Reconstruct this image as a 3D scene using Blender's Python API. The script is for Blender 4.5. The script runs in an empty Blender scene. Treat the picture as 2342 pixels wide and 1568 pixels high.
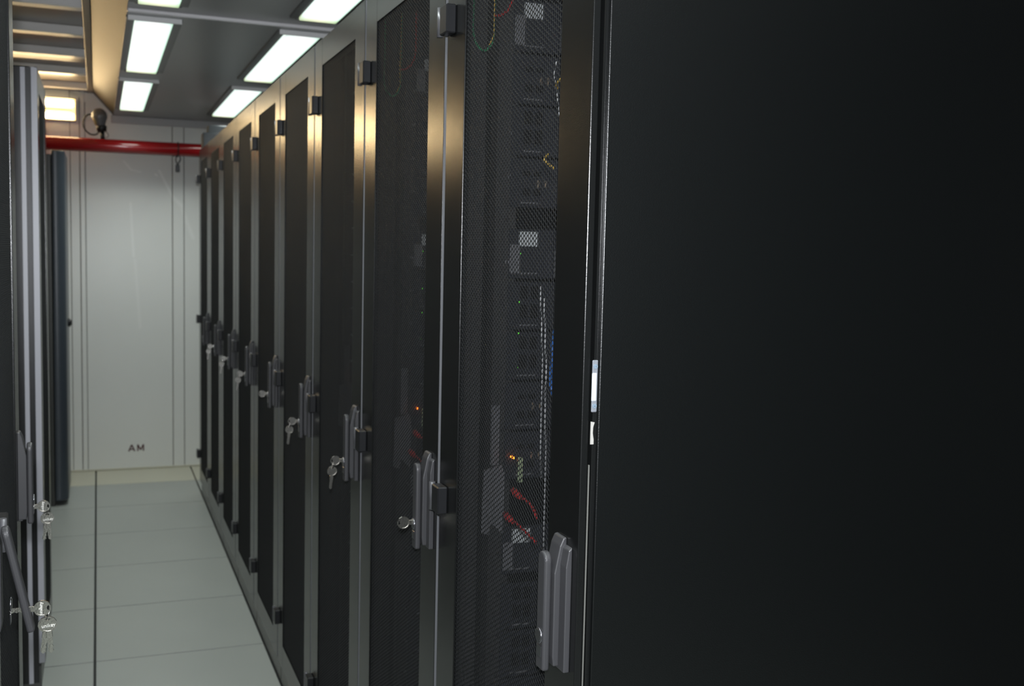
import bpy, bmesh, math, random
import numpy as np
from mathutils import Vector, Matrix

random.seed(7)
SC = bpy.context.scene
COL = SC.collection

# ------------------------------------------------------------------ camera
YAW, PITCH, ROLL, FPX = 0.3742, -0.0845, 0.0236, 2419.3
CAMZ = 1.5
cy, sy, cp, sp = math.cos(YAW), math.sin(YAW), math.cos(PITCH), math.sin(PITCH)
F = Vector((sy * cp, cy * cp, sp)); Rt = Vector((cy, -sy, 0)); U = Rt.cross(F)
R2 = Rt * math.cos(ROLL) + U * math.sin(ROLL)
U2 = -Rt * math.sin(ROLL) + U * math.cos(ROLL)
cam = bpy.data.cameras.new('camera'); camo = bpy.data.objects.new('camera', cam)
COL.objects.link(camo)
M = Matrix.Identity(4)
for i in range(3):
    M[i][0] = R2[i]; M[i][1] = U2[i]; M[i][2] = -F[i]
M[0][3], M[1][3], M[2][3] = 0, 0, CAMZ
camo.matrix_world = M
cam.sensor_fit = 'HORIZONTAL'; cam.sensor_width = 36.0
cam.lens = FPX / 2342 * 36.0
cam.clip_start = 0.02; cam.clip_end = 50
cam.dof.use_dof = True; cam.dof.focus_distance = 1.45; cam.dof.aperture_fstop = 8.5
SC.camera = camo

# ------------------------------------------------------------------ world and exposure
w = bpy.data.worlds.new('world'); SC.world = w; w.use_nodes = True
w.node_tree.nodes['Background'].inputs[0].default_value = (0.5, 0.55, 0.6, 1)
w.node_tree.nodes['Background'].inputs[1].default_value = 0.0
SC.view_settings.view_transform = 'Standard'
SC.view_settings.look = 'None'
SC.view_settings.gamma = 1.0
SC.view_settings.use_curve_mapping = False
SC.view_settings.exposure = 0.0

LAMP_E = 1.45         # ceiling diffusers as seen at a low angle
LAMP_W = 7.2          # light each lamp throws down between its louvres
WARM_E = 30.0          # warm tubes in the side aisle
# the camera's own flash, a little above the lens
fl = bpy.data.lights.new('camera_flash', 'AREA'); fl.shape = 'RECTANGLE'; fl.size = 0.07; fl.size_y = 0.04
fl.energy = 46.0; fl.color = (0.92, 0.95, 1.0)
flo = bpy.data.objects.new('camera_flash', fl); COL.objects.link(flo)
flo.matrix_world = M.copy(); flo.location = Vector((0, 0, CAMZ)) + U2 * 0.10 - F * 0.02

# ------------------------------------------------------------------ materials
def mat(name, col, rough=0.5, metal=0.0, spec=0.5, emis=None, estr=0, bump=0, bscale=300, cvar=0, cscale=5, coat=0):
    m = bpy.data.materials.new(name); m.use_nodes = True
    nt = m.node_tree; b = nt.nodes['Principled BSDF']
    b.inputs['Base Color'].default_value = (*col, 1)
    b.inputs['Roughness'].default_value = rough
    b.inputs['Metallic'].default_value = metal
    b.inputs['Specular IOR Level'].default_value = spec
    b.inputs['Coat Weight'].default_value = coat
    if emis:
        b.inputs['Emission Color'].default_value = (*emis, 1)
        b.inputs['Emission Strength'].default_value = estr
    if bump or cvar:
        tc = nt.nodes.new('ShaderNodeTexCoord')
    if bump:
        n = nt.nodes.new('ShaderNodeTexNoise'); n.inputs['Scale'].default_value = bscale
        n.inputs['Detail'].default_value = 2
        bp = nt.nodes.new('ShaderNodeBump'); bp.inputs['Strength'].default_value = bump
        bp.inputs['Distance'].default_value = 0.001
        nt.links.new(tc.outputs['Object'], n.inputs['Vector'])
        nt.links.new(n.outputs['Fac'], bp.inputs['Height'])
        nt.links.new(bp.outputs['Normal'], b.inputs['Normal'])
    if cvar:
        n2 = nt.nodes.new('ShaderNodeTexNoise'); n2.inputs['Scale'].default_value = cscale
        n2.inputs['Detail'].default_value = 4
        mx = nt.nodes.new('ShaderNodeMix'); mx.data_type = 'RGBA'
        mx.inputs[6].default_value = (*[c * (1 - cvar) for c in col], 1)
        mx.inputs[7].default_value = (*[min(1, c * (1 + cvar)) for c in col], 1)
        nt.links.new(tc.outputs['Object'], n2.inputs['Vector'])
        nt.links.new(n2.outputs['Fac'], mx.inputs[0])
        nt.links.new(mx.outputs[2], b.inputs['Base Color'])
    return m

MT = {}
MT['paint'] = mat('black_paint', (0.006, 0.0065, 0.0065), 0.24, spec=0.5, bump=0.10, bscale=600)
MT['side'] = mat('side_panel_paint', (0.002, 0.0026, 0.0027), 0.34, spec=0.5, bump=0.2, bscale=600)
MT['mesh'] = mat('mesh_paint', (0.013, 0.0138, 0.0145), 0.55, spec=0.13)
MT['inner'] = mat('inner_frame_paint', (0.05, 0.05, 0.052), 0.5)
MT['plastic'] = mat('handle_plastic', (0.038, 0.038, 0.041), 0.42, bump=0.06, bscale=900)
MT['hinge'] = mat('hinge_metal', (0.012, 0.0125, 0.014), 0.35, spec=0.35)
MT['pin'] = mat('pin_steel', (0.35, 0.35, 0.38), 0.28, metal=1)
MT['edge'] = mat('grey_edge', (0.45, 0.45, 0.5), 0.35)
MT['zinc'] = mat('zinc_plate', (0.32, 0.34, 0.38), 0.32, metal=0.5)
MT['key'] = mat('key_nickel', (0.93, 0.90, 0.84), 0.2, metal=1, bump=0.2, bscale=350)
MT['keytext'] = mat('key_lettering', (0.95, 0.95, 0.92), 0.3, metal=0.6)
MT['white'] = mat('white_label', (0.85, 0.88, 0.9), 0.5)
MT['bolt'] = mat('latch_white', (0.4, 0.42, 0.46), 0.4)
MT['screw'] = mat('screw_blue_zinc', (0.35, 0.45, 0.55), 0.3, metal=0.6)
MT['rag'] = mat('torn_paper', (0.33, 0.32, 0.30), 0.7)
MT['gasket'] = mat('gasket', (0.12, 0.12, 0.11), 0.6)
MT['server'] = mat('server_bezel', (0.03, 0.033, 0.043), 0.4)
MT['chipblack'] = mat('clip_black', (0.008, 0.008, 0.009), 0.35)
MT['tanpin'] = mat('contact_copper', (0.8, 0.6, 0.42), 0.35, metal=0.5)
MT['sidesilver'] = mat('door_edge_silver', (0.16, 0.165, 0.175), 0.35, metal=0.3)
MT['pinmetal'] = mat('hinge_pin_metal', (0.12, 0.12, 0.13), 0.3, metal=0.4)
MT['servergrey'] = mat('server_grey', (0.24, 0.24, 0.26), 0.45)
MT['chassis'] = mat('server_chassis', (0.1, 0.1, 0.11), 0.4, metal=0.6)
MT['green_label'] = mat('green_label', (0.5, 0.62, 0.36), 0.5)
MT['led'] = mat('led', (1, 0.2, 0.0), 0.4, emis=(1, 0.16, 0.01), estr=9)
MT['ledg'] = mat('led_green', (0.1, 0.8, 0.05), 0.4, emis=(0.15, 0.9, 0.05), estr=0.8)
MT['red_cable'] = mat('red_cable', (0.75, 0.03, 0.03), 0.35)
MT['green_cable'] = mat('green_cable', (0.05, 0.5, 0.2), 0.35)
MT['yellow_cable'] = mat('yellow_cable', (0.8, 0.5, 0.08), 0.4)
MT['blue_cable'] = mat('blue_cable', (0.03, 0.16, 0.6), 0.4)
MT['white_cable'] = mat('white_cable', (0.6, 0.6, 0.62), 0.4)
MT['black_cable'] = mat('black_cable', (0.012, 0.012, 0.012), 0.45)
MT['pipe'] = mat('red_pipe_paint', (0.36, 0.012, 0.015), 0.16, spec=0.6)
MT['wall'] = mat('wall_enamel', (0.74, 0.75, 0.72), 0.3, spec=0.45, cvar=0.05, cscale=1.5)
MT['wallfront'] = mat('wall_front_dark', (0.05, 0.05, 0.05), 0.5)
MT['wallside'] = mat('wall_side_enamel', (0.7, 0.7, 0.68), 0.4)
MT['groove'] = mat('wall_groove', (0.22, 0.21, 0.19), 0.6)
MT['cornice'] = mat('cornice_metal', (0.42, 0.42, 0.42), 0.35)
MT['ceil'] = mat('ceiling_metal', (0.34, 0.342, 0.34), 0.3, spec=0.5)
MT['seam'] = mat('ceiling_seam_metal', (0.8, 0.78, 0.8), 0.35)
MT['soffit'] = mat('soffit_paint', (0.085, 0.068, 0.050), 0.45, spec=0.12)
MT['highceil'] = mat('high_ceiling_paint', (0.2, 0.175, 0.14), 0.32, spec=0.4)
MT['rib'] = mat('rib_metal', (0.8, 0.79, 0.78), 0.3)
MT['ribtrim'] = mat('rib_trim', (0.14, 0.12, 0.09), 0.4)
MT['tile'] = mat('floor_tile', (0.315, 0.332, 0.314), 0.36, spec=0.5, cvar=0.06, cscale=3, bump=0.08, bscale=150)
MT['cream'] = mat('floor_tile_cream', (0.48, 0.47, 0.38), 0.4)
MT['subfloor'] = mat('subfloor', (0.015, 0.017, 0.016), 0.7)
MT['plinth'] = mat('plinth_metal', (0.06, 0.062, 0.058), 0.3)
MT['bluegrey'] = mat('cooling_unit_blue_grey', (0.045, 0.055, 0.068), 0.34)
MT['bluegrey2'] = mat('cooling_unit_side', (0.03, 0.032, 0.028), 0.4)
MT['duct'] = mat('duct_grey', (0.022, 0.027, 0.03), 0.4)
MT['diff'] = mat('lamp_diffuser', (0.9, 0.95, 0.93), 0.4, emis=(0.84, 1.0, 0.94), estr=LAMP_E)
def diffuser_pattern():
    m = MT['diff']; nt = m.node_tree; b = nt.nodes['Principled BSDF']
    tc = nt.nodes.new('ShaderNodeTexCoord'); sep = nt.nodes.new('ShaderNodeSeparateXYZ')
    nt.links.new(tc.outputs['Object'], sep.inputs[0])
    mr = nt.nodes.new('ShaderNodeMapRange'); mr.inputs[1].default_value = 0; mr.inputs[2].default_value = .145
    nt.links.new(sep.outputs[0], mr.inputs[0])
    cr = nt.nodes.new('ShaderNodeValToRGB'); nt.links.new(mr.outputs[0], cr.inputs[0])
    e = cr.color_ramp.elements; e[0].position = .03; e[0].color = (.60, .74, .68, 1); e[1].position = .97; e[1].color = (.45, .70, .52, 1)
    for p, c in ((.15, (.80, .92, .88)), (.5, (1, 1, 1)), (.85, (.76, .92, .86))):
        q = cr.color_ramp.elements.new(p); q.color = (*c, 1)
    m2 = nt.nodes.new('ShaderNodeMapRange'); m2.inputs[1].default_value = 0; m2.inputs[2].default_value = 1.26
    nt.links.new(sep.outputs[1], m2.inputs[0])
    c2 = nt.nodes.new('ShaderNodeValToRGB'); nt.links.new(m2.outputs[0], c2.inputs[0])
    e = c2.color_ramp.elements; e[0].position = .01; e[0].color = (.7, .7, .7, 1); e[1].position = .985; e[1].color = (.56, .56, .36, 1)
    for p, c in ((.06, (1, 1, 1)), (.93, (1, 1, 1)), (.965, (.72, .74, .55))):
        q = c2.color_ramp.elements.new(p); q.color = (*c, 1)
    mx = nt.nodes.new('ShaderNodeMix'); mx.data_type = 'RGBA'; mx.blend_type = 'MULTIPLY'; mx.inputs[0].default_value = 1
    nt.links.new(cr.outputs[0], mx.inputs[6]); nt.links.new(c2.outputs[0], mx.inputs[7])
    nt.links.new(mx.outputs[2], b.inputs['Emission Color'])
    b.inputs['Base Color'].default_value = (.5, .5, .5, 1)
diffuser_pattern()
MT['lampend'] = mat('lamp_end_metal', (0.85, 0.85, 0.85), 0.3)
MT['lamprim'] = mat('lamp_rim_metal', (0.12, 0.12, 0.12), 0.35)
MT['tube'] = mat('warm_tube', (1, 0.9, 0.6), 0.4, emis=(1.0, 0.74, 0.40), estr=WARM_E)
MT['tube_added'] = mat('added_warm_tube_dim', (1, 0.9, 0.6), 0.4, emis=(1.0, 0.78, 0.46), estr=WARM_E * .03)
MT['warmback'] = mat('lamp_reflector', (0.3, 0.27, 0.2), 0.3)
MT['globe'] = mat('bulb_grey_glass', (0.16, 0.155, 0.165), 0.12, spec=0.7)
MT['globetan'] = mat('bulb_tan_stripe', (0.45, 0.33, 0.15), 0.4)
MT['black'] = mat('black_plastic', (0.012, 0.012, 0.013), 0.4)
MT['ink'] = mat('dark_red_ink', (0.10, 0.035, 0.035), 0.6)

# soft lighter streaks in the enamel colour of the middle wall panel
def wall_streaks():
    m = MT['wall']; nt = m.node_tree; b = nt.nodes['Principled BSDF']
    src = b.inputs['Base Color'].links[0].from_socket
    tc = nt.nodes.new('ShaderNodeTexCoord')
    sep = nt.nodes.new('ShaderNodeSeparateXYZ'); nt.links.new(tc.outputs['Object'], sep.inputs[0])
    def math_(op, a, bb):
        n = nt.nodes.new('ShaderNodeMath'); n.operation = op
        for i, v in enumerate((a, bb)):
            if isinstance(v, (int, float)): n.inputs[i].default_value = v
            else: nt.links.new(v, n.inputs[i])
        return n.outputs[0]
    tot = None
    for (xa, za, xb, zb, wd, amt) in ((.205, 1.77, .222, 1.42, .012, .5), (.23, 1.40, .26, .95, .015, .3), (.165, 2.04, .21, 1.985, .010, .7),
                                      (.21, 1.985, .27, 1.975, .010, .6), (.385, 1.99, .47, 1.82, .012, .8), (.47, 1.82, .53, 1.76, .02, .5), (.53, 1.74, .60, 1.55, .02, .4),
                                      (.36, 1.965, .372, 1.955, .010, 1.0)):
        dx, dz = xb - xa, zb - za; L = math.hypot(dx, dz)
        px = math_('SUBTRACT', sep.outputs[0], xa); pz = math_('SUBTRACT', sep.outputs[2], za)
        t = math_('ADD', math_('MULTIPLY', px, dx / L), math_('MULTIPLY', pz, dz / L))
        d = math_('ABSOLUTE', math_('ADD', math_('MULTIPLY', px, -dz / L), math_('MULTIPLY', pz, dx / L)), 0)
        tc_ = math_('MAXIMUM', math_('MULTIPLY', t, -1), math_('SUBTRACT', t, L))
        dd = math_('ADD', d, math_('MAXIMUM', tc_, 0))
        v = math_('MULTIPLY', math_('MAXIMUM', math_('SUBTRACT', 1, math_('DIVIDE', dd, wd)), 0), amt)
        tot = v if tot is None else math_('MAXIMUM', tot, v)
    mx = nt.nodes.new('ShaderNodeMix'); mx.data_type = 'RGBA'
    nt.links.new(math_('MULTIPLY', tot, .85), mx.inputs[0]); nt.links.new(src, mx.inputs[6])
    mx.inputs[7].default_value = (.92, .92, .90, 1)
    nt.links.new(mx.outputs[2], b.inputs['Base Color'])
wall_streaks()

# ------------------------------------------------------------------ mesh helpers
class MB:
    def __init__(s): s.bm = bmesh.new()
    def box(s, x0, x1, y0, y1, z0, z1, bev=0.0, seg=2):
        vs = [s.bm.verts.new(v) for v in ((x0, y0, z0), (x1, y0, z0), (x1, y1, z0), (x0, y1, z0), (x0, y0, z1), (x1, y0, z1), (x1, y1, z1), (x0, y1, z1))]
        fs = [s.bm.faces.new([vs[i] for i in q]) for q in ((3, 2, 1, 0), (4, 5, 6, 7), (0, 1, 5, 4), (1, 2, 6, 5), (2, 3, 7, 6), (3, 0, 4, 7))]
        if bev:
            es = list({e for f in fs for e in f.edges})
            bmesh.ops.bevel(s.bm, geom=es, offset=bev, segments=seg, affect='EDGES', profile=0.5)
        return s
    def prism(s, pts, axis, a, b, bev=0.0, seg=2):
        def P(p, t):
            return {'x': (t, p[0], p[1]), 'y': (p[0], t, p[1]), 'z': (p[0], p[1], t)}[axis]
        A = [s.bm.verts.new(P(p, a)) for p in pts]; B = [s.bm.verts.new(P(p, b)) for p in pts]
        n = len(pts); fs = [s.bm.faces.new(A[::-1]), s.bm.faces.new(B)]
        for i in range(n): fs.append(s.bm.faces.new([A[i], A[(i + 1) % n], B[(i + 1) % n], B[i]]))
        bmesh.ops.recalc_face_normals(s.bm, faces=fs)
        if bev:
            es = list({e for f in fs for e in f.edges})
            bmesh.ops.bevel(s.bm, geom=es, offset=bev, segments=seg, affect='EDGES', profile=0.5)
        return s
    def tube(s, pts, r, n=10, closed=False):
        pts = [Vector(p) for p in pts]; rings = []
        N = len(pts)
        prev = None
        for i, p in enumerate(pts):
            if closed: d = (pts[(i + 1) % N] - pts[i - 1]).normalized()
            else: d = (pts[min(i + 1, N - 1)] - pts[max(i - 1, 0)]).normalized()
            if prev is None:
                a = Vector((0, 0, 1)) if abs(d.z) < 0.9 else Vector((1, 0, 0))
                u = d.cross(a).normalized()
            else:
                u = (prev - d * prev.dot(d)).normalized()
            prev = u; v = d.cross(u)
            rr = r[i] if isinstance(r, (list, tuple)) else r
            rings.append([s.bm.verts.new(p + (u * math.cos(2 * math.pi * k / n) + v * math.sin(2 * math.pi * k / n)) * rr) for k in range(n)])
        fs = []
        for i in range(N if closed else N - 1):
            A, B = rings[i], rings[(i + 1) % N]
            for k in range(n):
                f = s.bm.faces.new([A[k], A[(k + 1) % n], B[(k + 1) % n], B[k]]); f.smooth = True; fs.append(f)
        if not closed:
            fs.append(s.bm.faces.new(rings[0][::-1])); fs.append(s.bm.faces.new(rings[-1]))
        bmesh.ops.recalc_face_normals(s.bm, faces=fs)
        return s
    def quad(s, a, b, c, d):
        s.bm.faces.new([s.bm.verts.new(v) for v in (a, b, c, d)]); return s
    def mesh(s, name, m):
        me = bpy.data.meshes.new(name); s.bm.to_mesh(me); s.bm.free()
        for x in (m if isinstance(m, (list, tuple)) else [m]): me.materials.append(x)
        return me
    def build(s, name, m, parent=None, loc=(0, 0, 0)):
        return link(name, s.mesh(name, m), parent, loc)

def link(name, me, parent=None, loc=(0, 0, 0)):
    o = bpy.data.objects.new(name, me); COL.objects.link(o); o.location = loc
    if parent: o.parent = parent
    return o
def tag(o, label=None, cat=None, group=None, kind=None):
    if label: o['label'] = label
    if cat: o['category'] = cat
    if group: o['group'] = group
    if kind: o['kind'] = kind
    return o
def empty(name, loc=(0, 0, 0), rz=0):
    o = bpy.data.objects.new(name, None); COL.objects.link(o); o.location = loc; o.rotation_euler = (0, 0, rz)
    o.empty_display_size = 0.05
    return o
def copy_tree(o, parent=None):
    c = o.copy(); COL.objects.link(c)
    if parent: c.parent = parent
    for ch in [k for k in bpy.data.objects if k.parent == o]: copy_tree(ch, c)
    return c
KIDS = {}
def kids_of(o): return [k for k in o.children]
def dup(o, parent=None):
    c = o.copy(); COL.objects.link(c)
    if parent: c.parent = parent
    for ch in KIDS.get(o.name, []): dup(ch, c)
    return c
def reg(o):
    KIDS[o.name] = list(o.children)
    for c in o.children: reg(c)
    return o
def arc(c, r, a0, a1, n, plane='yz', x=0):
    out = []
    for i in range(n + 1):
        a = a0 + (a1 - a0) * i / n
        out.append((c[0] + r * math.cos(a), c[1] + r * math.sin(a)))
    return out
def text_mesh(txt, size, ext, m, name='lettering'):
    cu = bpy.data.curves.new(name, 'FONT'); cu.body = txt; cu.size = size; cu.extrude = ext
    cu.offset = .0003 if size > .03 else 0; cu.align_x = 'CENTER'; cu.align_y = 'CENTER'; cu.resolution_u = 3
    o = bpy.data.objects.new('tmp', cu); COL.objects.link(o)
    bpy.context.view_layer.update()
    me = bpy.data.meshes.new_from_object(o.evaluated_get(bpy.context.evaluated_depsgraph_get()))
    bpy.data.objects.remove(o); bpy.data.curves.remove(cu)
    me.name = name; me.materials.clear(); me.materials.append(m)
    return me

# ------------------------------------------------------------------ room
XL, XR, YB, YF = -1.95, 2.35, -2.6, 7.43
ZC, ZH = 2.33, 2.505
sub = MB().box(XL, XR, YB, YF + .02, -.05, -.022).build('floor', MT['subfloor']); tag(sub, kind='structure')
# raised floor tiles, each one a piece
TX, TY, TP = -.0215, 3.98, .6
xs = [TX + TP * i for i in range(-4, 5)]
ys = [TY + TP * j for j in range(-12, 7)]
tcache = {}
for i in range(len(xs) - 1):
    for j in range(len(ys) - 1):
        x0, x1 = max(xs[i], XL), min(xs[i + 1], XR); y0, y1 = max(ys[j], YB), min(ys[j + 1], YF)
        if x1 - x0 < .02 or y1 - y0 < .02: continue
        cream = ys[j] > 6.9
        gx = .0045; gy = .0040
        k = (round(x1 - x0, 3), round(y1 - y0, 3), cream)
        if k not in tcache:
            tcache[k] = MB().box(gx, x1 - x0 - gx, gy, y1 - y0 - gy, -.021, 0, .0005, 1).mesh('floor_tile', MT['cream'] if cream else MT['tile'])
        link('floor_tile', tcache[k], sub, (x0, y0, 0))

# back wall: enamel panels between battens
wb = MB().box(XL, XR, YF + .012, YF + .07, 0, ZH + .1).build('wall_back', MT['groove']); tag(wb, kind='structure')
pan = [(XL, -.76), (-.755, -.16), (-.156, -.1035), (-.0985, -.0705), (-.0665, .465), (.470, .5385), (.5435, 1.14), (1.145, 1.745), (1.75, XR)]
for i, (a, b) in enumerate(pan):
    proud = .006 if i in (3, 5) else 0.0
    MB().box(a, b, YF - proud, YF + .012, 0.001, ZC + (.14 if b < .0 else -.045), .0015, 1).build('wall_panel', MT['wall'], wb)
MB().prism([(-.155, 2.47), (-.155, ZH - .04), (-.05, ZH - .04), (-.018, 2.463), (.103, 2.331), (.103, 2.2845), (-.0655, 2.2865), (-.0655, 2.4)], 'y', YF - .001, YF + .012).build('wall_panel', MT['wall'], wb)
MB().box(XL, XR, YF - .012, YF, 0, .012, .002, 1).build('baseboard_back', MT['cream'])
tag(bpy.data.objects['baseboard_back'], kind='structure')
o = MB().box(XL - .06, XL, YB, YF + .07, 0, ZH + .1).build('wall_left', MT['wallside']); tag(o, kind='structure')
o = MB().box(XR, XR + .06, YB, YF + .07, 0, ZH + .1).build('wall_right', MT['wallfront']); tag(o, kind='structure')
o = MB().box(XL - .06, XR + .06, YB - .06, YB, 0, ZH + .1).build('wall_front', MT['wallfront']); tag(o, kind='structure')

# ceiling: low grey metal part with joint strips, sloping soffit, higher ribbed part
ce = MB().box(.105, XR, YB, YF, ZC + .004, ZC + .05).build('ceiling', MT['ceil']); tag(ce, kind='structure')
for (a, b) in ((YB, .985), (.987, 4.052), (4.054, YF)):
    MB().box(.105, XR, a, b, ZC, ZC + .006, .001, 1).build('ceiling_panel', MT['ceil'], ce)
for y in (.986, 4.053):
    MB().box(.105, XR, y - .010, y + .010, ZC - .014, ZC, .004, 1).build('joint_strip', MT['seam'], ce)
so = MB().prism([(.105, ZC), (.105, ZC + .03), (-.018, ZC + .165), (-.018, ZC + .135)], 'y', YB, YF).build('soffit', MT['soffit'])
so.name = 'trim_1'; tag(so, kind='structure')
hc = MB().box(XL, .0, YB, YF, ZH, ZH + .05).build('ceiling_high', MT['highceil']); tag(hc, kind='structure')
MB().box(-.05, -.018, YB, YF, ZH - .045, ZH, .002, 1).build('edge_strip', MT['ribtrim'], hc)
y = 4.80 - .62 * 11
while y < YF:
    if y > YB:
        MB().box(XL, -.05, y, y + .075, ZH - .042, ZH, .003, 1).build('rib', MT['rib'], hc)
    y += .62
co = MB().box(.09, XR, YF - .018, YF, ZC - .05, ZC, .003, 1).build('trim_2', MT['cornice']); tag(co, kind='structure')

# ------------------------------------------------------------------ ceiling lamps
def ceiling_lamp():
    t = empty('ceiling_lamp')
    W, L = .145, 1.26
    MB().box(.006, W - .006, .006, L - .006, -.016, 0, .003, 2).build('diffuser', MT['diff'], t)
    al = bpy.data.lights.new('louvre_light', 'AREA'); al.shape = 'RECTANGLE'; al.size = W - .03; al.size_y = L - .06
    al.energy = LAMP_W; al.spread = math.radians(125); al.color = (.93, 1.0, .96)
    lo = bpy.data.objects.new('louvre_light', al); COL.objects.link(lo); lo.parent = t; lo.location = (W / 2, L / 2, -.018)
    fr = MB()
    fr.box(-.026, .004, -.004, L + .004, -.009, 0, .001, 1); fr.box(W - .004, W + .026, -.004, L + .004, -.009, 0, .001, 1)
    fr.build('side_rail', MT['lamprim'], t)
    MB().box(-.020, W + .024, -.010, 0, -.018, 0, .002, 2).build('end_cap', MT['lampend'], t)
    MB().box(-.004, W + .004, L, L + .012, -.012, 0, .002, 1).build('end_cap', MT['lamprim'], t)
    return t
lamp0 = reg(ceiling_lamp())
names_y = [5.73, 4.175, 2.645, 1.10, -.43, -1.96]
rown = {'l': 'in the left row', 'r': 'in the right row above the racks'}
ordn = ['nearest the back wall', 'second from the back wall', 'third from the back wall', 'fourth from the back wall', 'fifth from the back wall', 'sixth from the back wall']
first = True
for r, x in (('l', .13), ('r', .675)):
    for i, y in enumerate(names_y):
        t = lamp0 if first else dup(lamp0); first = False
        t.location = (x, y, ZC)
        tag(t, 'white ceiling lamp %s, %s' % (rown[r], ordn[i]), 'lamp', 'fluorescent ceiling lamps')

# warm two-tube fittings in the left part of the room
def warm_fitting(tm='tube'):
    t = empty('tube_light')
    MB().box(-1.76, 0, -.0, .035, -.068, .068, .004, 2).box(-1.76, 0, -.062, 0, .0665, .0695, .001, 1).box(-1.76, 0, -.062, 0, -.0695, -.0665, .001, 1).build('housing', MT['warmback'], t)
    for z in (.040, -.040):
        MB().tube([(-1.74, -.028, z), (-.015, -.028, z)], .017, 14).build('tube', MT[tm], t)
    MB().box(-.004, .0, -.062, 0, -.066, .066, .003, 1).build('end_cap', MT['warmback'], t)
    MB().box(-1.76, -1.748, -.052, 0, -.066, .066, .003, 1).build('end_cap', MT['warmback'], t)
    MB().box(-1.74, -.03, -.030, -.0, -.008, .008, .002, 1).build('reflector', MT['warmback'], t)
    return t
w0 = reg(warm_fitting()); w0.location = (-.118, YF - .035, 2.338)
tag(w0, 'warm yellow twin-tube light on the back wall, upper left', 'lamp', 'warm twin-tube wall lights')
for i, (y, lb) in enumerate(((5.6, 'unseen warm twin-tube light added on the left wall near the back wall'), (3.6, 'unseen warm yellow twin-tube light added in the middle of the left wall'), (1.6, 'unseen warm yellow twin-tube light added on the left wall, nearest the camera'))):  # unseen left-wall fittings, added as extra warm light sources
    t = reg(warm_fitting('tube_added')) if i == 0 else dup(w1)
    if i == 0: w1 = t
    t.rotation_euler = (0, 0, math.radians(90)); t.location = (XL + .035, y, 2.30)
    tag(t, lb, 'lamp', 'warm twin-tube wall lights')

# ------------------------------------------------------------------ server racks
RW, RH = .6, 2.062
M0, M1, MZ0, MZ1 = .103, .503, .165, 1.994      # mesh field in the door

def perforated():
    p = .0076; cs = p * math.sqrt(3) / 2
    nc = int((M1 - M0) / cs) + 1; nr = int((MZ1 - MZ0) / p) + 1
    ap_o, ap_i, t = p / 2, .00315, .00108
    ang = np.radians([0, 60, 120, 180, 240, 300])
    ro, ri = ap_o / math.cos(math.pi / 6), ap_i / math.cos(math.pi / 6)
    ii, jj = np.meshgrid(np.arange(nc), np.arange(nr), indexing='ij')
    cyy = M0 + ii * cs; czz = MZ0 + jj * p + (ii % 2) * p / 2
    cyy = cyy.ravel(); czz = czz.ravel(); n = len(cyy)
    V = np.zeros((n, 18, 3), np.float32)
    for k, a in enumerate(ang):
        for s_, rr, x in ((0, ro, 0), (6, ri, 0), (12, ri, t)):
            V[:, s_ + k, 0] = x; V[:, s_ + k, 1] = cyy + rr * math.cos(a); V[:, s_ + k, 2] = czz + rr * math.sin(a)
    Q = []
    for k in range(6):
        k2 = (k + 1) % 6
        Q.append((k, 6 + k, 6 + k2, k2)); Q.append((6 + k, 12 + k, 12 + k2, 6 + k2))
    Q = np.array(Q, np.int32)
    FQ = (Q[None] + (np.arange(n, dtype=np.int32) * 18)[:, None, None]).reshape(-1)
    me = bpy.data.meshes.new('mesh_panel')
    me.vertices.add(n * 18); me.vertices.foreach_set('co', V.reshape(-1))
    nq = n * 12
    me.loops.add(nq * 4); me.loops.foreach_set('vertex_index', FQ)
    me.polygons.add(nq); me.polygons.foreach_set('loop_start', np.arange(nq, dtype=np.int32) * 4)
    me.update(calc_edges=True)
    me.materials.append(MT['mesh'])
    return me

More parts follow.
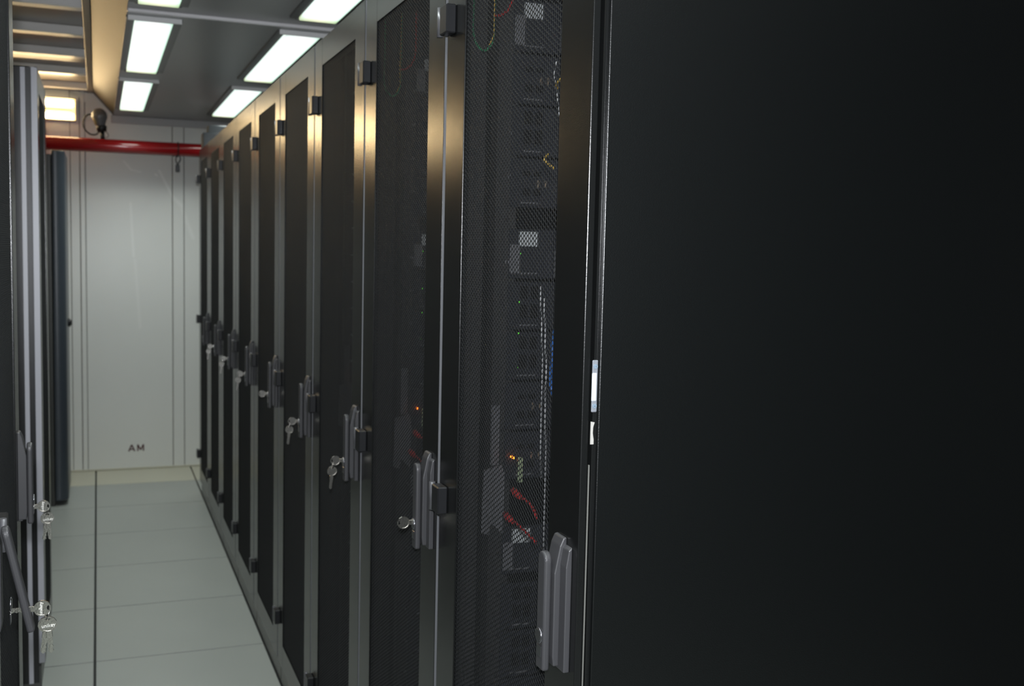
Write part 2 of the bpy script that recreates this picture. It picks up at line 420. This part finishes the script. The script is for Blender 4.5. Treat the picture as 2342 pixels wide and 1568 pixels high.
def make_rack():
    t = empty('server_rack')
    P, I = MT['paint'], MT['inner']
    # plinth, roof, rear, sides
    MB().box(.012, 1.0, .004, .596, 0, .075, .002, 1).build('plinth', MT['plinth'], t)
    MB().box(.022, 1.0, .002, .598, RH - .02, RH, .002, 1).build('roof_panel', P, t)
    MB().box(.985, 1.0, .02, .58, .075, RH - .02, .002, 1).build('rear_panel', P, t)
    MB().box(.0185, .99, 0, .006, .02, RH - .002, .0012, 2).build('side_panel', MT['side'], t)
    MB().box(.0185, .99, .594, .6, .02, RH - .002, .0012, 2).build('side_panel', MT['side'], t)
    fr = MB(); fe = MB()
    for a, b, c, d in ((.006, .030, .011, .045), (.570, .594, .555, .589)):
        (fe if a < .3 else fr).box(.0135, .045, a, b, .075, RH - .02, .0008, 1)
        fr.box(.045, .067, (.006 if a < .3 else .577), (.023 if a < .3 else .594), .075, RH - .02, .0008, 1)
    fr.box(.0135, .045, .030, .570, .075, .12, .001, 1); fr.box(.0135, .045, .030, .570, RH - .055, RH - .02, .001, 1)
    fr.build('frame', I, t); fe.build('front_post', P, t)
    for a, b in ((.02, .050), (.550, .580)):
        r = MB(); r.box(.078, .118, a, b, .085, RH - .03, .001, 1).build('mounting_rail', I, t)
    s = MB()
    for k in range(25):
        z = .14 + k * .0747
        s.tube([(.099, .5505, z), (.099, .5478, z)], .0035, 8)
    o = s.build('rail_screw', MT['pin'], t); o['kind'] = 'stuff'
    # door
    d = MB(); y0, y1, z0, z1 = .010, .5955, .085, RH
    d.box(0, .010, y0, M0 + .003, z0, z1, .0011, 2); d.box(0, .010, M1 - .003, y1, z0, z1, .0011, 2)
    d.box(.0002, .0098, M0 + .0015, M1 - .0015, z0 + .001, MZ0 + .003, .0006, 1)
    d.box(.0002, .0098, M0 + .0015, M1 - .0015, MZ1 - .003, z1 - .001, .0006, 1)
    door = d.build('door', P, t)
    link('mesh_panel', MESH, door, (.0032, 0, 0))
    for z in (1.892, 1.066, .252):
        h = MB()
        h.box(-.018, .0, .548, .586, z - .024, z + .024, .002, 1)
        h.box(-.012, .0, .570, .598, z - .019, z + .019, .002, 1)
        h.build('hinge', MT['hinge'], door)
        q = MB(); q.tube([(-.014, .5942, z - .025), (-.014, .5942, z + .025)], .0055, 12)
        q.build('hinge_pin', MT['pinmetal'], door)
    # handle base plate, grip lever and lock
    hb = MB(); yc, zb, zt = .047, .958, 1.132
    hb.prism([(0, zb), (-.0085, zb), (-.0085, zt - .034), (-.005, zt - .012), (0, zt - .008)], 'y', .026, .073, .0014, 2)
    hb.prism([(0, zb + .003), (-.015, zb + .003), (-.0165, zb + .016), (-.0165, zt - .046), (-.0095, zt - .010), (-.005, zt), (0, zt + .001)], 'y', .044, .074, .0016, 2)
    hb.build('handle', MT['plastic'], door)
    lv = MB()
    pts = [(.052, -.158), (.076, -.158)] + [(.064 + .012 * math.cos(a), -.010 + .012 * math.sin(a)) for a in [math.pi * k / 8 for k in range(9)]]
    lv.prism(pts, 'x', -.0105, 0, .0035, 3)
    lv.build('lever', MT['plastic'], door, (-.0165, 0, zt - .022))
    lk = MB()
    lk.tube([(-.0268, .064, .998), (-.0293, .064, .998)], .0085, 24)
    lk.tube([(-.0280, .064 + .0095 * math.cos(a), .998 + .0095 * math.sin(a)) for a in [math.pi * k / 12 for k in range(24)]], .0011, 6, True)
    lk.prism([(.0565, .970), (.0715, .970), (.0715, .985), (.0565, .985)], 'x', -.0280, -.0268, .0004, 1)
    lk.build('lock', MT['pin'], door)
    return t

MESH = perforated()
rack0 = make_rack()
reg(rack0)
XD = .567
rl = ['nearest black server rack, its plain side panel filling the right, no key in it',
      'second black rack of the right row, a single key sticking out of its handle',
      'third black rack of the right row, gold-tinted keys at its handle',
      'fourth black rack of the right row, two bright pale keys at its handle',
      'fifth black rack of the right row, one pale key beside its handle',
      'sixth black rack of the right row, two blurred keys at its handle',
      'seventh black rack of the right row, third from the back wall',
      'eighth black rack of the right row, last but one before the back wall',
      'last black rack of the right row, under the grey duct box']
RACKS = []
SIDE_STRIP = MB().box(.0006, .0094, .0088, .0100, .087, RH - .002, .0003, 1).mesh('edge_trim', MT['sidesilver'])  # paler strip laid on the near side face of every door but the first
protos = {}
for k in range(9):
    t = rack0 if k == 0 else dup(rack0)
    t.location = (XD, 1.187 + .6 * k, 0)
    tag(t, rl[k], 'server rack', 'black mesh-door server racks')
    RACKS.append(t)
    if k: link('edge_trim', SIDE_STRIP, t)
# latch plate, torn label and gasket on the near frame edge of the first rack
lp = MB(); lp.box(.0102, .0178, .0036, .0062, 1.303, 1.369, .001, 1); lp.build('latch_plate', MT['zinc'], rack0)
lp = MB(); lp.box(.0092, .0162, .0022, .0042, 1.317, 1.353, .001, 1); lp.build('latch_bolt', MT['bolt'], rack0)
for z in (1.361, 1.311):
    q = MB(); q.tube([(.014, .0040, z), (.014, .0028, z)], .0030, 14)
    q.box(.0118, .0162, .0024, .0030, z - .0004, z + .0004); q.box(.0136, .0144, .0024, .0030, z - .0022, z + .0022)
    q.build('screw', MT['screw'], rack0)
q = MB(); q.prism([(.0105, 1.262), (.0150, 1.262), (.0150, 1.268), (.0136, 1.276), (.0140, 1.284), (.0158, 1.290), (.0105, 1.291)], 'y', .0050, .0062)
q.build('torn_label', MT['rag'], rack0)
MB().box(.0104, .0120, .0075, .0100, .10, 1.235, .0004, 1).build('gasket', MT['gasket'], rack0)

# left racks, turned to face them
def turn(t, x, yfar, label):
    t.rotation_euler = (0, 0, math.pi); t.location = (x, yfar, 0)
    tag(t, label, 'server rack', 'black mesh-door server racks')
A = dup(rack0); turn(A, -.148, 1.70, 'left black rack closest to the camera, its grip lever swung open with keys in it')
for o in list(A.children):
    if o.name.split('.')[0] in ('latch_plate', 'latch_bolt', 'screw', 'torn_label', 'gasket'): bpy.data.objects.remove(o)
B = dup(rack0); turn(B, -.148, 2.30, 'left black mesh-door rack in front of the gap, keys hanging at its closed handle')
C_ = dup(rack0); turn(C_, -.176, 4.39, 'left black rack standing alone beyond the gap, its side and door edge facing the camera')
# (the copies were made before the extra pieces of the first rack were registered, so they carry none of them)
for o in A.children:
    if o.name.startswith('door'):
        for c in o.children:
            if c.name.startswith('lever'): c.rotation_euler = (0, math.radians(12), 0)
            if c.name.startswith(('lever', 'handle', 'lock')): c.location.z -= .016
for o in C_.children:
    if o.name.startswith('door'):
        for c in list(o.children):
            if c.name.startswith(('hinge', 'handle', 'lever', 'lock')): bpy.data.objects.remove(c)
# lone rack: lighter door edge and frame edge towards the camera
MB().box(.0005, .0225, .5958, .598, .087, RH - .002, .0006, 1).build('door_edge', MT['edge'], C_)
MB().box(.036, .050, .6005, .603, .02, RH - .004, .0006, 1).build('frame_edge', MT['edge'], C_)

# ------------------------------------------------------------------ keys
def key_mesh():
    k = MB(); r = .0118
    # bow with a slot: octagon ring, thin web, raised rim
    o8 = [(-.0225 + r * math.cos(math.pi / 12 * (2 * i + 1)), r * math.sin(math.pi / 12 * (2 * i + 1))) for i in range(12)]
    i8 = [(-.0225 + (r - .0017) * math.cos(math.pi / 12 * (2 * i + 1)), (r - .0017) * math.sin(math.pi / 12 * (2 * i + 1))) for i in range(12)]
    hole = [(-.0307 + .0022 * math.cos(math.pi / 6 * i), .0036 * math.sin(math.pi / 6 * i)) for i in range(12)]
    bm = k.bm
    for sgn in (-1, 1):
        O = [bm.verts.new((p[0], sgn * .0014, p[1])) for p in o8]
        I1 = [bm.verts.new((p[0], sgn * .0014, p[1])) for p in i8]
        I2 = [bm.verts.new((p[0], sgn * .0006, p[1])) for p in i8]
        H = [bm.verts.new((p[0], sgn * .0006, p[1])) for p in hole]
        for i in range(12):
            j = (i + 1) % 12
            bm.faces.new([O[i], O[j], I1[j], I1[i]]); bm.faces.new([I1[i], I1[j], I2[j], I2[i]]); bm.faces.new([I2[i], I2[j], H[j], H[i]])
        if sgn < 0: OA, HA = O, H
        else: OB, HB = O, H
    for i in range(12):
        j = (i + 1) % 12
        bm.faces.new([OA[i], OA[j], OB[j], OB[i]]); bm.faces.new([HA[i], HA[j], HB[j], HB[i]])
    bmesh.ops.recalc_face_normals(bm, faces=bm.faces)
    k.box(-.0113, -.003, -.0013, .0013, -.0042, .0042, .0004, 1)
    k.prism([(-.004, -.0036), (.018, -.0036), (.021, 0), (.018, .0036), (.014, .0024), (.011, .0036), (.008, .0022), (.004, .0036), (-.004, .0036)], 'y', -.0010, .0010)
    return k.mesh('key', MT['key'])
KEY = key_mesh()
KTXT = text_mesh('unikey', .0072, .0003, MT['keytext'])
def key_part(parent, name, loc, ry, lettering=True, rz=0):
    o = link(name, KEY, parent, loc); o.rotation_euler = (0, ry, rz)
    if lettering:
        l = link('lettering', KTXT, o, (-.0205, -.0013, 0)); l.rotation_euler = (math.radians(90), math.radians(-90) if abs(ry) < .5 else math.radians(90), 0)
    return o
def key_set(loc, n, label, facing=0, lettering=False, slack=0.0):
    """key in a lock at loc with n more keys hanging from it; blade points into the door"""
    t = empty('key_ring' if n else 'door_key', loc)
    s = 1 if facing == 0 else -1
    k = key_part(t, 'key', (0, 0, 0), 0, lettering)
    if s < 0: k.rotation_euler = (0, math.pi, 0)
    if lettering:
        for c in k.children: c.location = (-.0205, -.0013, 0); c.rotation_euler = (math.radians(90), math.radians(90), 0)
    if n:
        cx = -.0300 * s
        ring = [(cx + .0062 * math.cos(a) * .3, 0.0062 * math.sin(a) * .5, -.0125 + .0075 * math.cos(a)) for a in [2 * math.pi * i / 16 for i in range(16)]]
        MB().tube(ring, .0006, 6, True).build('split_ring', MT['key'], t)
        for i in range(n):
            ang = -math.pi / 2
            hx = cx + s * (.0005 + .0008 * i); hz = -.0165 - .001 * i
            h = link('key', KEY, t, (0, 0, 0))
            # local -x (bow) points up, blade down
            tilt = math.radians((5, -7)[i]) * s + slack
            h.rotation_euler = (0, math.pi / 2 + tilt, 0)
            bow = Vector((-.0307, 0, 0)); bow.rotate(h.rotation_euler)
            h.location = (hx - bow.x, .003 * i, hz - bow.z)
            if lettering and i == 0:
                l = link('lettering', KTXT, h, (-.0205, -.0013, 0)); l.rotation_euler = (math.radians(90), math.radians(-90), 0)
    return t
kl = {1: (0, 'single key sticking out of the second rack of the right row'),
      2: (1, 'gold-tinted key pair hanging at the third rack of the right row'),
      3: (1, 'pale key pair hanging at the fourth rack of the right row'),
      4: (0, 'small pale key in the handle of the fifth rack of the right row'),
      5: (1, 'blurred key pair at the sixth rack of the right row'),
      6: (1, 'blurred key pair at the seventh rack of the right row'),
      7: (1, 'farthest key pair, at the eighth rack of the right row')}
for k, (n, lb) in kl.items():
    t = key_set((XD - .0245, 1.187 + .6 * k + .062, 1.002), n, lb)
    tag(t, lb, 'key', 'keys left in the rack door locks')
t = key_set((-.148 + .0225, 2.30 - .062, .998 - .015), 2, '', 1, True)
tag(t, 'silver keys hanging at the closed handle of the left rack before the gap', 'key', 'keys left in the rack door locks')
t = key_set((-.148 + .0465, 1.70 - .064, .972), 2, '', 1, True)
tag(t, 'large silver keys hanging from the open lever, lower left', 'key', 'keys left in the rack door locks')

# ------------------------------------------------------------------ equipment behind the mesh
XF = .200       # face of the equipment, in rack coordinates
def server_plain(h, kind):
    """face looks to -x, far end at y=.545 as in the rack"""
    t = empty('rack_server')
    W0, W1 = .060, .540
    MB().box(.006, .62, W0 + .008, W1 - .008, .001, h - .001, .001, 1).build('chassis', MT['chassis'], t)
    b = MB(); b.box(-.006, .006, W0 + .020, W1 - .020, .0015, h - .0015, .0012, 1); b.build('bezel', MT['server'], t)
    for a, c in ((W0 - .006, W0 + .019), (W1 - .019, W1 + .006)):
        MB().box(-.012, .006, a, c, .0015, h - .0015, .002, 1).build('ear', MT['server'], t)
    # guide arm along the far side, reaching forward to the rail
    MB().box(-.098, .006, .5405, .5465, .0012, h - .0012, .001, 1).build('side_arm', MT['server'], t)
    MB().box(-.079, -.044, .5375, .5405, .008, .0105, .0004, 1).build('trim_line', MT['servergrey'], t)
    for xa in (-.077, -.057):
        for za, zb_ in ((.022, .046 if kind == 'bay' else .034), (.056, .078 if kind == 'bay' else .064)):
            MB().box(xa, xa + .016, .5370, .5405, za, zb_, .002, 1).build('guide_clip', MT['chipblack'], t)
    if kind != 'bay':
        for xa, za in ((-.0475, .036), (-.0335, .036)):
            MB().box(xa, xa + .0016, .5350, .5405, za, za + .013, .0005, 1).build('contact_pin', MT['tanpin'], t)
    # disk bays on the bezel
    if kind == 'bay':
        n = 6; wv = (W1 - W0 - .05) / n
        for i in range(n):
            y = W0 + .025 + wv * i
            q = MB(); q.box(-.011, -.006, y + .003, y + wv - .003, .012, h - .012, .0015, 1)
            q.box(-.014, -.011, y + wv - .018, y + wv - .008, .018, h - .018, .001, 1)
            q.build('drive_bay', MT['inner'], t)
    else:
        q = MB()
        for i in range(5):
            z = .010 + i * (h - .02) / 5
            q.box(-.009, -.006, W0 + .03, W1 - .03, z, z + .006, .0008, 1)
        q.build('vent_slat', MT['inner'], t)
    return t
U1 = .0889
plain = reg(server_plain(U1 - .002, 'bay'))
vent = reg(server_plain(U1 - .002, 'vent'))
def labelled(h):
    t = empty('rack_server')
    W0, W1 = .060, .540
    MB().box(.006, .62, W0 + .008, W1 - .008, .001, h - .001, .001, 1).build('chassis', MT['chassis'], t)
    MB().box(-.004, .006, W0 + .020, W1 - .020, .0015, h - .0015, .0012, 1).build('bezel', MT['server'], t)
    for a, c in ((W0 - .004, W0 + .028), (W1 - .028, W1 - .004)):
        MB().box(-.014, .006, a, c, .002, h - .036, .002, 1).build('ear', MT['servergrey'], t)
    MB().box(-.098, .006, .5405, .5465, .0012, h - .0012, .001, 1).build('side_arm', MT['server'], t)
    MB().box(-.098, -.079, .5340, .5405, .010, .0605, .001, 1).build('bracket_block', MT['servergrey'], t)
    MB().box(-.080, -.0445, .5385, .5405, .0575, .0835, .0005, 1).build('label_plate', MT['white'], t)
    MB().box(-.079, -.0440, .5375, .5405, .009, .0115, .0004, 1).build('trim_line', MT['servergrey'], t)
    return t
lab = reg(labelled(U1))
for o in (plain, vent, lab): o.location = (0, 0, -50)
stack = [('lab', 1.846), ('vent', 1.757), ('plain', 1.668), ('vent', 1.579), ('lab', 1.455), ('plain', 1.365), ('plain', 1.276), ('vent', 1.187), ('vent', 1.098),
         ('lab', .925), ('plain', .823), ('plain', .734), ('vent', .645), ('vent', .556), ('plain', .467)]
used = {}
rackname = ['nearest rack', 'second right rack', 'third right rack']
words_n = ['first', 'second', 'third', 'fourth', 'fifth', 'sixth', 'seventh', 'eighth']
for k in range(3):
    cnt = 0; lcount = 0; after = ''
    for (kd, z) in stack:
        src = {'lab': lab, 'vent': vent, 'plain': plain}[kd]
        t = src if kd not in used else dup(src); used[kd] = 1
        t.location = (XD + XF, 1.187 + .6 * k, z)
        if kd == 'lab':
            pos = ['topmost', 'middle', 'lowest'][lcount]; lcount += 1; cnt = 0; after = pos
            lb = 'grey server with white label plate, %s of its kind in the %s' % (pos, rackname[k])
        else:
            lb = 'black server %s below the %s white-labelled one, %s' % (words_n[cnt], after, rackname[k]); cnt += 1
        tag(t, lb, 'server', 'servers in the ' + rackname[k])
    # light marks on the equipment faces and the rail of this rack
    y0 = 1.187 + .6 * k
    def part(name, m, x0, x1, ya, yb, za, zb, par):
        MB().box(x0, x1, ya, yb, za, zb, .0004, 1).build(name, m, par, (0, 0, 0))
    R = RACKS[k]
    for (za, zb) in ((1.686, 1.702), (1.705, 1.720), (1.294, 1.309), (1.311, 1.3265), (.768, .780), (.783, .796)):
        MB().box(.1045, .1125, .5470, .5500, za, zb, .0004, 1).build('rail_label', MT['white'], R)
    MB().box(.1255, .1360, .5345, .5370, 1.094, 1.139, .0004, 1).build('green_sticker', MT['green_label'], R)
    MB().tube([(.115, .550, 1.140), (.115, .528, 1.140)], .0020, 10).build('status_light', MT['led'], R)
    for z in (1.500, 1.415, 1.36, 1.30):
        MB().tube([(.123, .5405, z), (.123, .5385, z)], .0011, 8).build('status_light', MT['ledg'], R)
    q = MB(); q.prism([(.078, 1.125), (.078, 1.232), (.094, 1.232), (.094, 1.125)], 'y', .545, .5485, .0006, 1)
    q.prism([(.062, 1.005), (.064, 1.118), (.098, 1.126), (.104, 1.108), (.102, 1.000), (.080, 1.022), (.076, 1.0)], 'y', .541, .5445, .0006, 1)
    q.build('bracket_plate', MT['servergrey'], R)

# ------------------------------------------------------------------ cables
def smooth(pts, n=8):
    P = [Vector(p) for p in pts]; out = []
    for i in range(len(P) - 1):
        p0, p1, p2, p3 = P[max(i - 1, 0)], P[i], P[i + 1], P[min(i + 2, len(P) - 1)]
        for k in range(n):
            t = k / n
            out.append(0.5 * ((2 * p1) + (-p0 + p2) * t + (2 * p0 - 5 * p1 + 4 * p2 - p3) * t * t + (-p0 + 3 * p1 - 3 * p2 + p3) * t ** 3))
    out.append(P[-1]); return out
def cable(pts, r, m, label, n=8, name='cable', group=None):
    o = MB().tube(smooth(pts), r, n).build(name, MT[m]); tag(o, label, 'cable', group); return o
for k in range(2):
    y = 1.187 + .6 * k; rn = rackname[k]
    cable([(.5965, y + .542, 2.03), (.5955, y + .542, 1.90), (.5958, y + .542, 1.870), (.6017, y + .542, 1.852), (.6153, y + .542, 1.842), (.6277, y + .542, 1.853), (.6328, y + .542, 1.873), (.633, y + .542, 1.90), (.634, y + .542, 2.03)],
          .0018, 'green_cable', 'thin green earth cable hanging in a loop at the top of the ' + rn, group='earth cables')
    cable([(.624, y + .540, 1.852), (.6300, y + .538, 1.868), (.6305, y + .538, 1.90), (.632, y + .538, 2.03)],
          .0013, 'yellow_cable', 'thin yellow earth cable beside the green loop in the ' + rn, group='earth cables')
    cable([(.630, y + .533, 1.9005), (.6406, y + .533, 1.9016), (.6524, y + .533, 1.910), (.6585, y + .533, 1.920), (.663, y + .533, 1.933), (.664, y + .533, 1.958), (.664, y + .533, 2.03)],
          .0020, 'red_cable', 'thin red cable curving up beside the loop in the ' + rn, group='red cables')
    for (up, pl) in (('upper', [(.640, .446, 1.096), (.646, .4166, 1.096), (.650, .384, 1.094), (.653, .365, 1.0876), (.655, .353, 1.078)]),
                     ('lower', [(.645, .478, 1.047), (.650, .443, 1.0465), (.655, .413, 1.044), (.655, .384, 1.0415), (.655, .354, 1.038)])):
        pl = [(.655, y + b, c - .002 * abs(.45 - b) * 10) for a, b, c in pl]
        o = MB().tube(smooth(pl, 6), .0022, 8).build('plug_cable', MT['red_cable'])
        q = MB().tube([Vector(pl[0]) + Vector((0, .016, .003)), Vector(pl[0]), Vector(pl[0]) + Vector((0, -.022, -.002))], [.0055, .0065, .0035], 12).build('plug', MT['red_cable'], o)
        tag(o, '%s short red plug cable in the %s' % (up, rn), 'cable', 'red cables')
LG = 'loose cables in the nearest rack'
cable([(.722, 1.690, 1.418), (.68, 1.59, 1.423), (.64, 1.4976, 1.4268), (.64, 1.4902, 1.3666), (.64, 1.4836, 1.32), (.64, 1.4865, 1.2858), (.645, 1.49, 1.20), (.65, 1.50, 1.06), (.68, 1.56, 1.0)], .0013, 'white_cable', 'pale vertical cable behind the mesh of the nearest rack, the nearer one', group=LG)
cable([(.642, 1.520, 1.45), (.64, 1.5013, 1.352), (.64, 1.4994, 1.298), (.64, 1.5001, 1.2566), (.645, 1.505, 1.15)], .0011, 'white_cable', 'pale vertical cable behind the mesh of the nearest rack, the farther one', group=LG)
cable([(.66, 1.50, 1.385), (.632, 1.444, 1.370), (.63, 1.4387, 1.345), (.63, 1.4425, 1.318), (.631, 1.437, 1.293), (.66, 1.47, 1.27)], .0024, 'blue_cable', 'blue cable at the near mesh edge of the nearest rack', group=LG)
cable([(.645, 1.51, 1.652), (.63, 1.4885, 1.6433), (.63, 1.4712, 1.6342), (.63, 1.4527, 1.6266)], .0020, 'yellow_cable', 'short orange cable end in the upper part of the nearest rack', group=LG)
cable([(.61, 1.400, 1.735), (.60, 1.381, 1.738), (.60, 1.3645, 1.742)], .0020, 'yellow_cable', 'tiny orange cable tip at the mesh edge near the top of the nearest rack', group=LG)
cable([(.615, 1.418, 1.775), (.61, 1.4124, 1.7558), (.61, 1.4049, 1.7364), (.61, 1.3955, 1.7108), (.61, 1.3915, 1.697), (.63, 1.41, 1.66)], .0009, 'white_cable', 'pale curved cable near the top of the nearest rack', group=LG)
cable([(-.205, 3.83, 1.95), (-.211, 3.80, 1.93), (-.22, 3.81, 1.92)], .004, 'red_cable', 'red cable glimpsed in the gap of the lone left rack', group='red cables')

# ------------------------------------------------------------------ back of the room
# cooling unit
cu = empty('cooling_unit', (-.165, 6.47, 0)); cu.location = (-.165, 6.47, 0)
W = .56
rr = .055
prof = [(-.95, 0), (-.075, 0)] + [(-rr + rr * math.sin(a), rr * .9 - rr * .9 * math.cos(a)) for a in [math.pi / 2 * k / 8 for k in range(9)]] + [(0, W - .03), (-.03, W), (-.95, W)]
MB().prism([(-.95, .002), (-.073, .002), (-.073, W - .002), (-.95, W - .002)], 'z', 0.0, 1.99, .002, 1).build('cabinet', MT['bluegrey2'], cu)
pf = [(-.070, 0), (-.058, -.004)] + [(-.05 + .05 * math.sin(a), .046 - .05 * math.cos(a)) for a in [math.pi / 2 * k / 8 for k in range(9)]] + [(0, W - .03), (-.03, W), (-.070, W)]
MB().prism(pf, 'z', .03, 2.012, .006, 3).build('front_cover', MT['bluegrey'], cu)
MB().tube([(-.001, .25, 1.035), (.012, .25, 1.035), (.020, .25, 1.035)], [.022, .024, .012], 16).build('knob', MT['black'], cu)
tag(cu, 'tall blue-grey cooling cabinet with rounded front standing at the far left', 'cooling unit')

# grey duct boxes above the last rack
du = empty('duct_box', (0, 0, 0)); du.location = (.578, 6.46, RH)
MB().box(.0, .8, 0, .126, .0, .096, .003, 1).build('lower_box', MT['duct'], du)
MB().box(.030, .8, .01, .12, .096, .142, .003, 1).build('upper_box', MT['duct'], du)
tag(du, 'stepped grey duct box on top of the last rack of the right row', 'duct')

# red pipe, its clamp and the bulb-shaped lamp standing on it
PY, PZ, PR = 7.20, 2.116, .0415
pp = MB().tube([(XL + .001, PY, PZ - .010), (XR - .001, PY, PZ + .006)], PR, 32).build('fire_pipe', MT['pipe'])
tag(pp, 'red horizontal pipe running across in front of the back wall', 'pipe')
cl = empty('pipe_clamp', (.488, PY, PZ))
ring = [(0, .0445 * math.cos(a), .0445 * math.sin(a)) for a in [2 * math.pi * i / 28 for i in range(28)]]
MB().tube(ring, .0035, 8, True).build('clamp_ring', MT['black'], cl)
b = MB(); b.box(-.004, .004, .03, .23, -.006, .006, .001, 1); b.box(-.018, .018, .222, .226, -.03, .03, .002, 1)
b.build('wall_arm', MT['black'], cl)
b = MB(); b.tube(smooth([(-.004, -.01, -.045), (-.014, -.012, -.06), (-.012, -.01, -.08), (-.004, -.01, -.098)]), .0035, 8)
b.tube(smooth([(.010, -.01, -.044), (.014, -.01, -.065), (.004, -.01, -.085), (-.003, -.01, -.10)]), .0035, 8)
b.box(-.016, .010, -.018, -.004, -.145, -.098, .004, 2)
b.build('strap_end', MT['black'], cl)
tag(cl, 'black clamp with dangling strap end on the right part of the red pipe', 'clamp')
lb_ = empty('bulb_lamp', (.03, PY - .005, PZ + PR))
c = Vector((-.012, 0, .138))
ax = Vector((.16, 0, -.95)).normalized()
rad = [(0.046, .0), (.044, .012), (.040, .024), (.030, .034), (.0, .046)]
prof = [(-.046, .004), (-.043, .018), (-.034, .032), (-.018, .043), (0, .047), (.018, .045), (.034, .037), (.052, .029), (.066, .024)]
MB().tube([c + ax * a for a, r in prof], [r for a, r in prof], 28).build('bulb', MT['globe'], lb_)
MB().tube([c + Vector((-.030, -.022, 0)) + ax * a for a in (.0, .03, .06)], [.008, .010, .006], 10).build('tan_stripe', MT['globetan'], lb_)
MB().tube([c + ax * .064, c + ax * .070, c + ax * .098], [.030, .033, .027], 20).build('socket', MT['black'], lb_)
MB().tube([c + ax * .098, (.006, 0, .012), (.008, 0, -.002)], .013, 14).build('stem', MT['black'], lb_)
MB().tube(smooth([(-.046, -.01, .135), (-.070, -.01, .142), (-.095, -.01, .122), (-.106, -.01, .085), (-.093, -.01, .045), (-.062, -.01, .020), (-.030, -.01, .022), (-.010, -.006, .045)]), .0042, 10).build('power_lead', MT['black_cable'], lb_)
MB().tube(smooth([(.020, -.006, .045), (.038, -.01, .030), (.040, -.01, .012), (.024, -.008, .004)]), .0018, 8).build('thin_lead', MT['black_cable'], lb_)
tag(lb_, 'grey bulb-shaped lamp with a looped black lead standing on the red pipe', 'lamp')

# letters on the wall
def strokes(segs, wd):
    m = MB()
    for (a, b) in segs:
        dx, dz = b[0] - a[0], b[1] - a[1]; L = math.hypot(dx, dz); nx, nz = -dz / L * wd / 2, dx / L * wd / 2
        m.prism([(a[0] + nx, a[1] + nz), (a[0] - nx, a[1] - nz), (b[0] - nx, b[1] - nz), (b[0] + nx, b[1] + nz)], 'y', 0, .0008)
    return m
H_ = .044
for ch, x, sg in (('A', .202, [((-.019, 0), (0, H_)), ((.019, 0), (0, H_)), ((-.012, .014), (.012, .014))]),
                  ('M', .2585, [((-.018, 0), (-.018, H_)), ((.018, 0), (.018, H_)), ((-.018, H_), (0, .008)), ((.018, H_), (0, .008))])):
    o = strokes(sg, .0088).build('wall_letter', MT['ink'], None, (x, YF - .001, .121))
    tag(o, 'small dark red letter %s low on the back wall' % ch, 'letter')
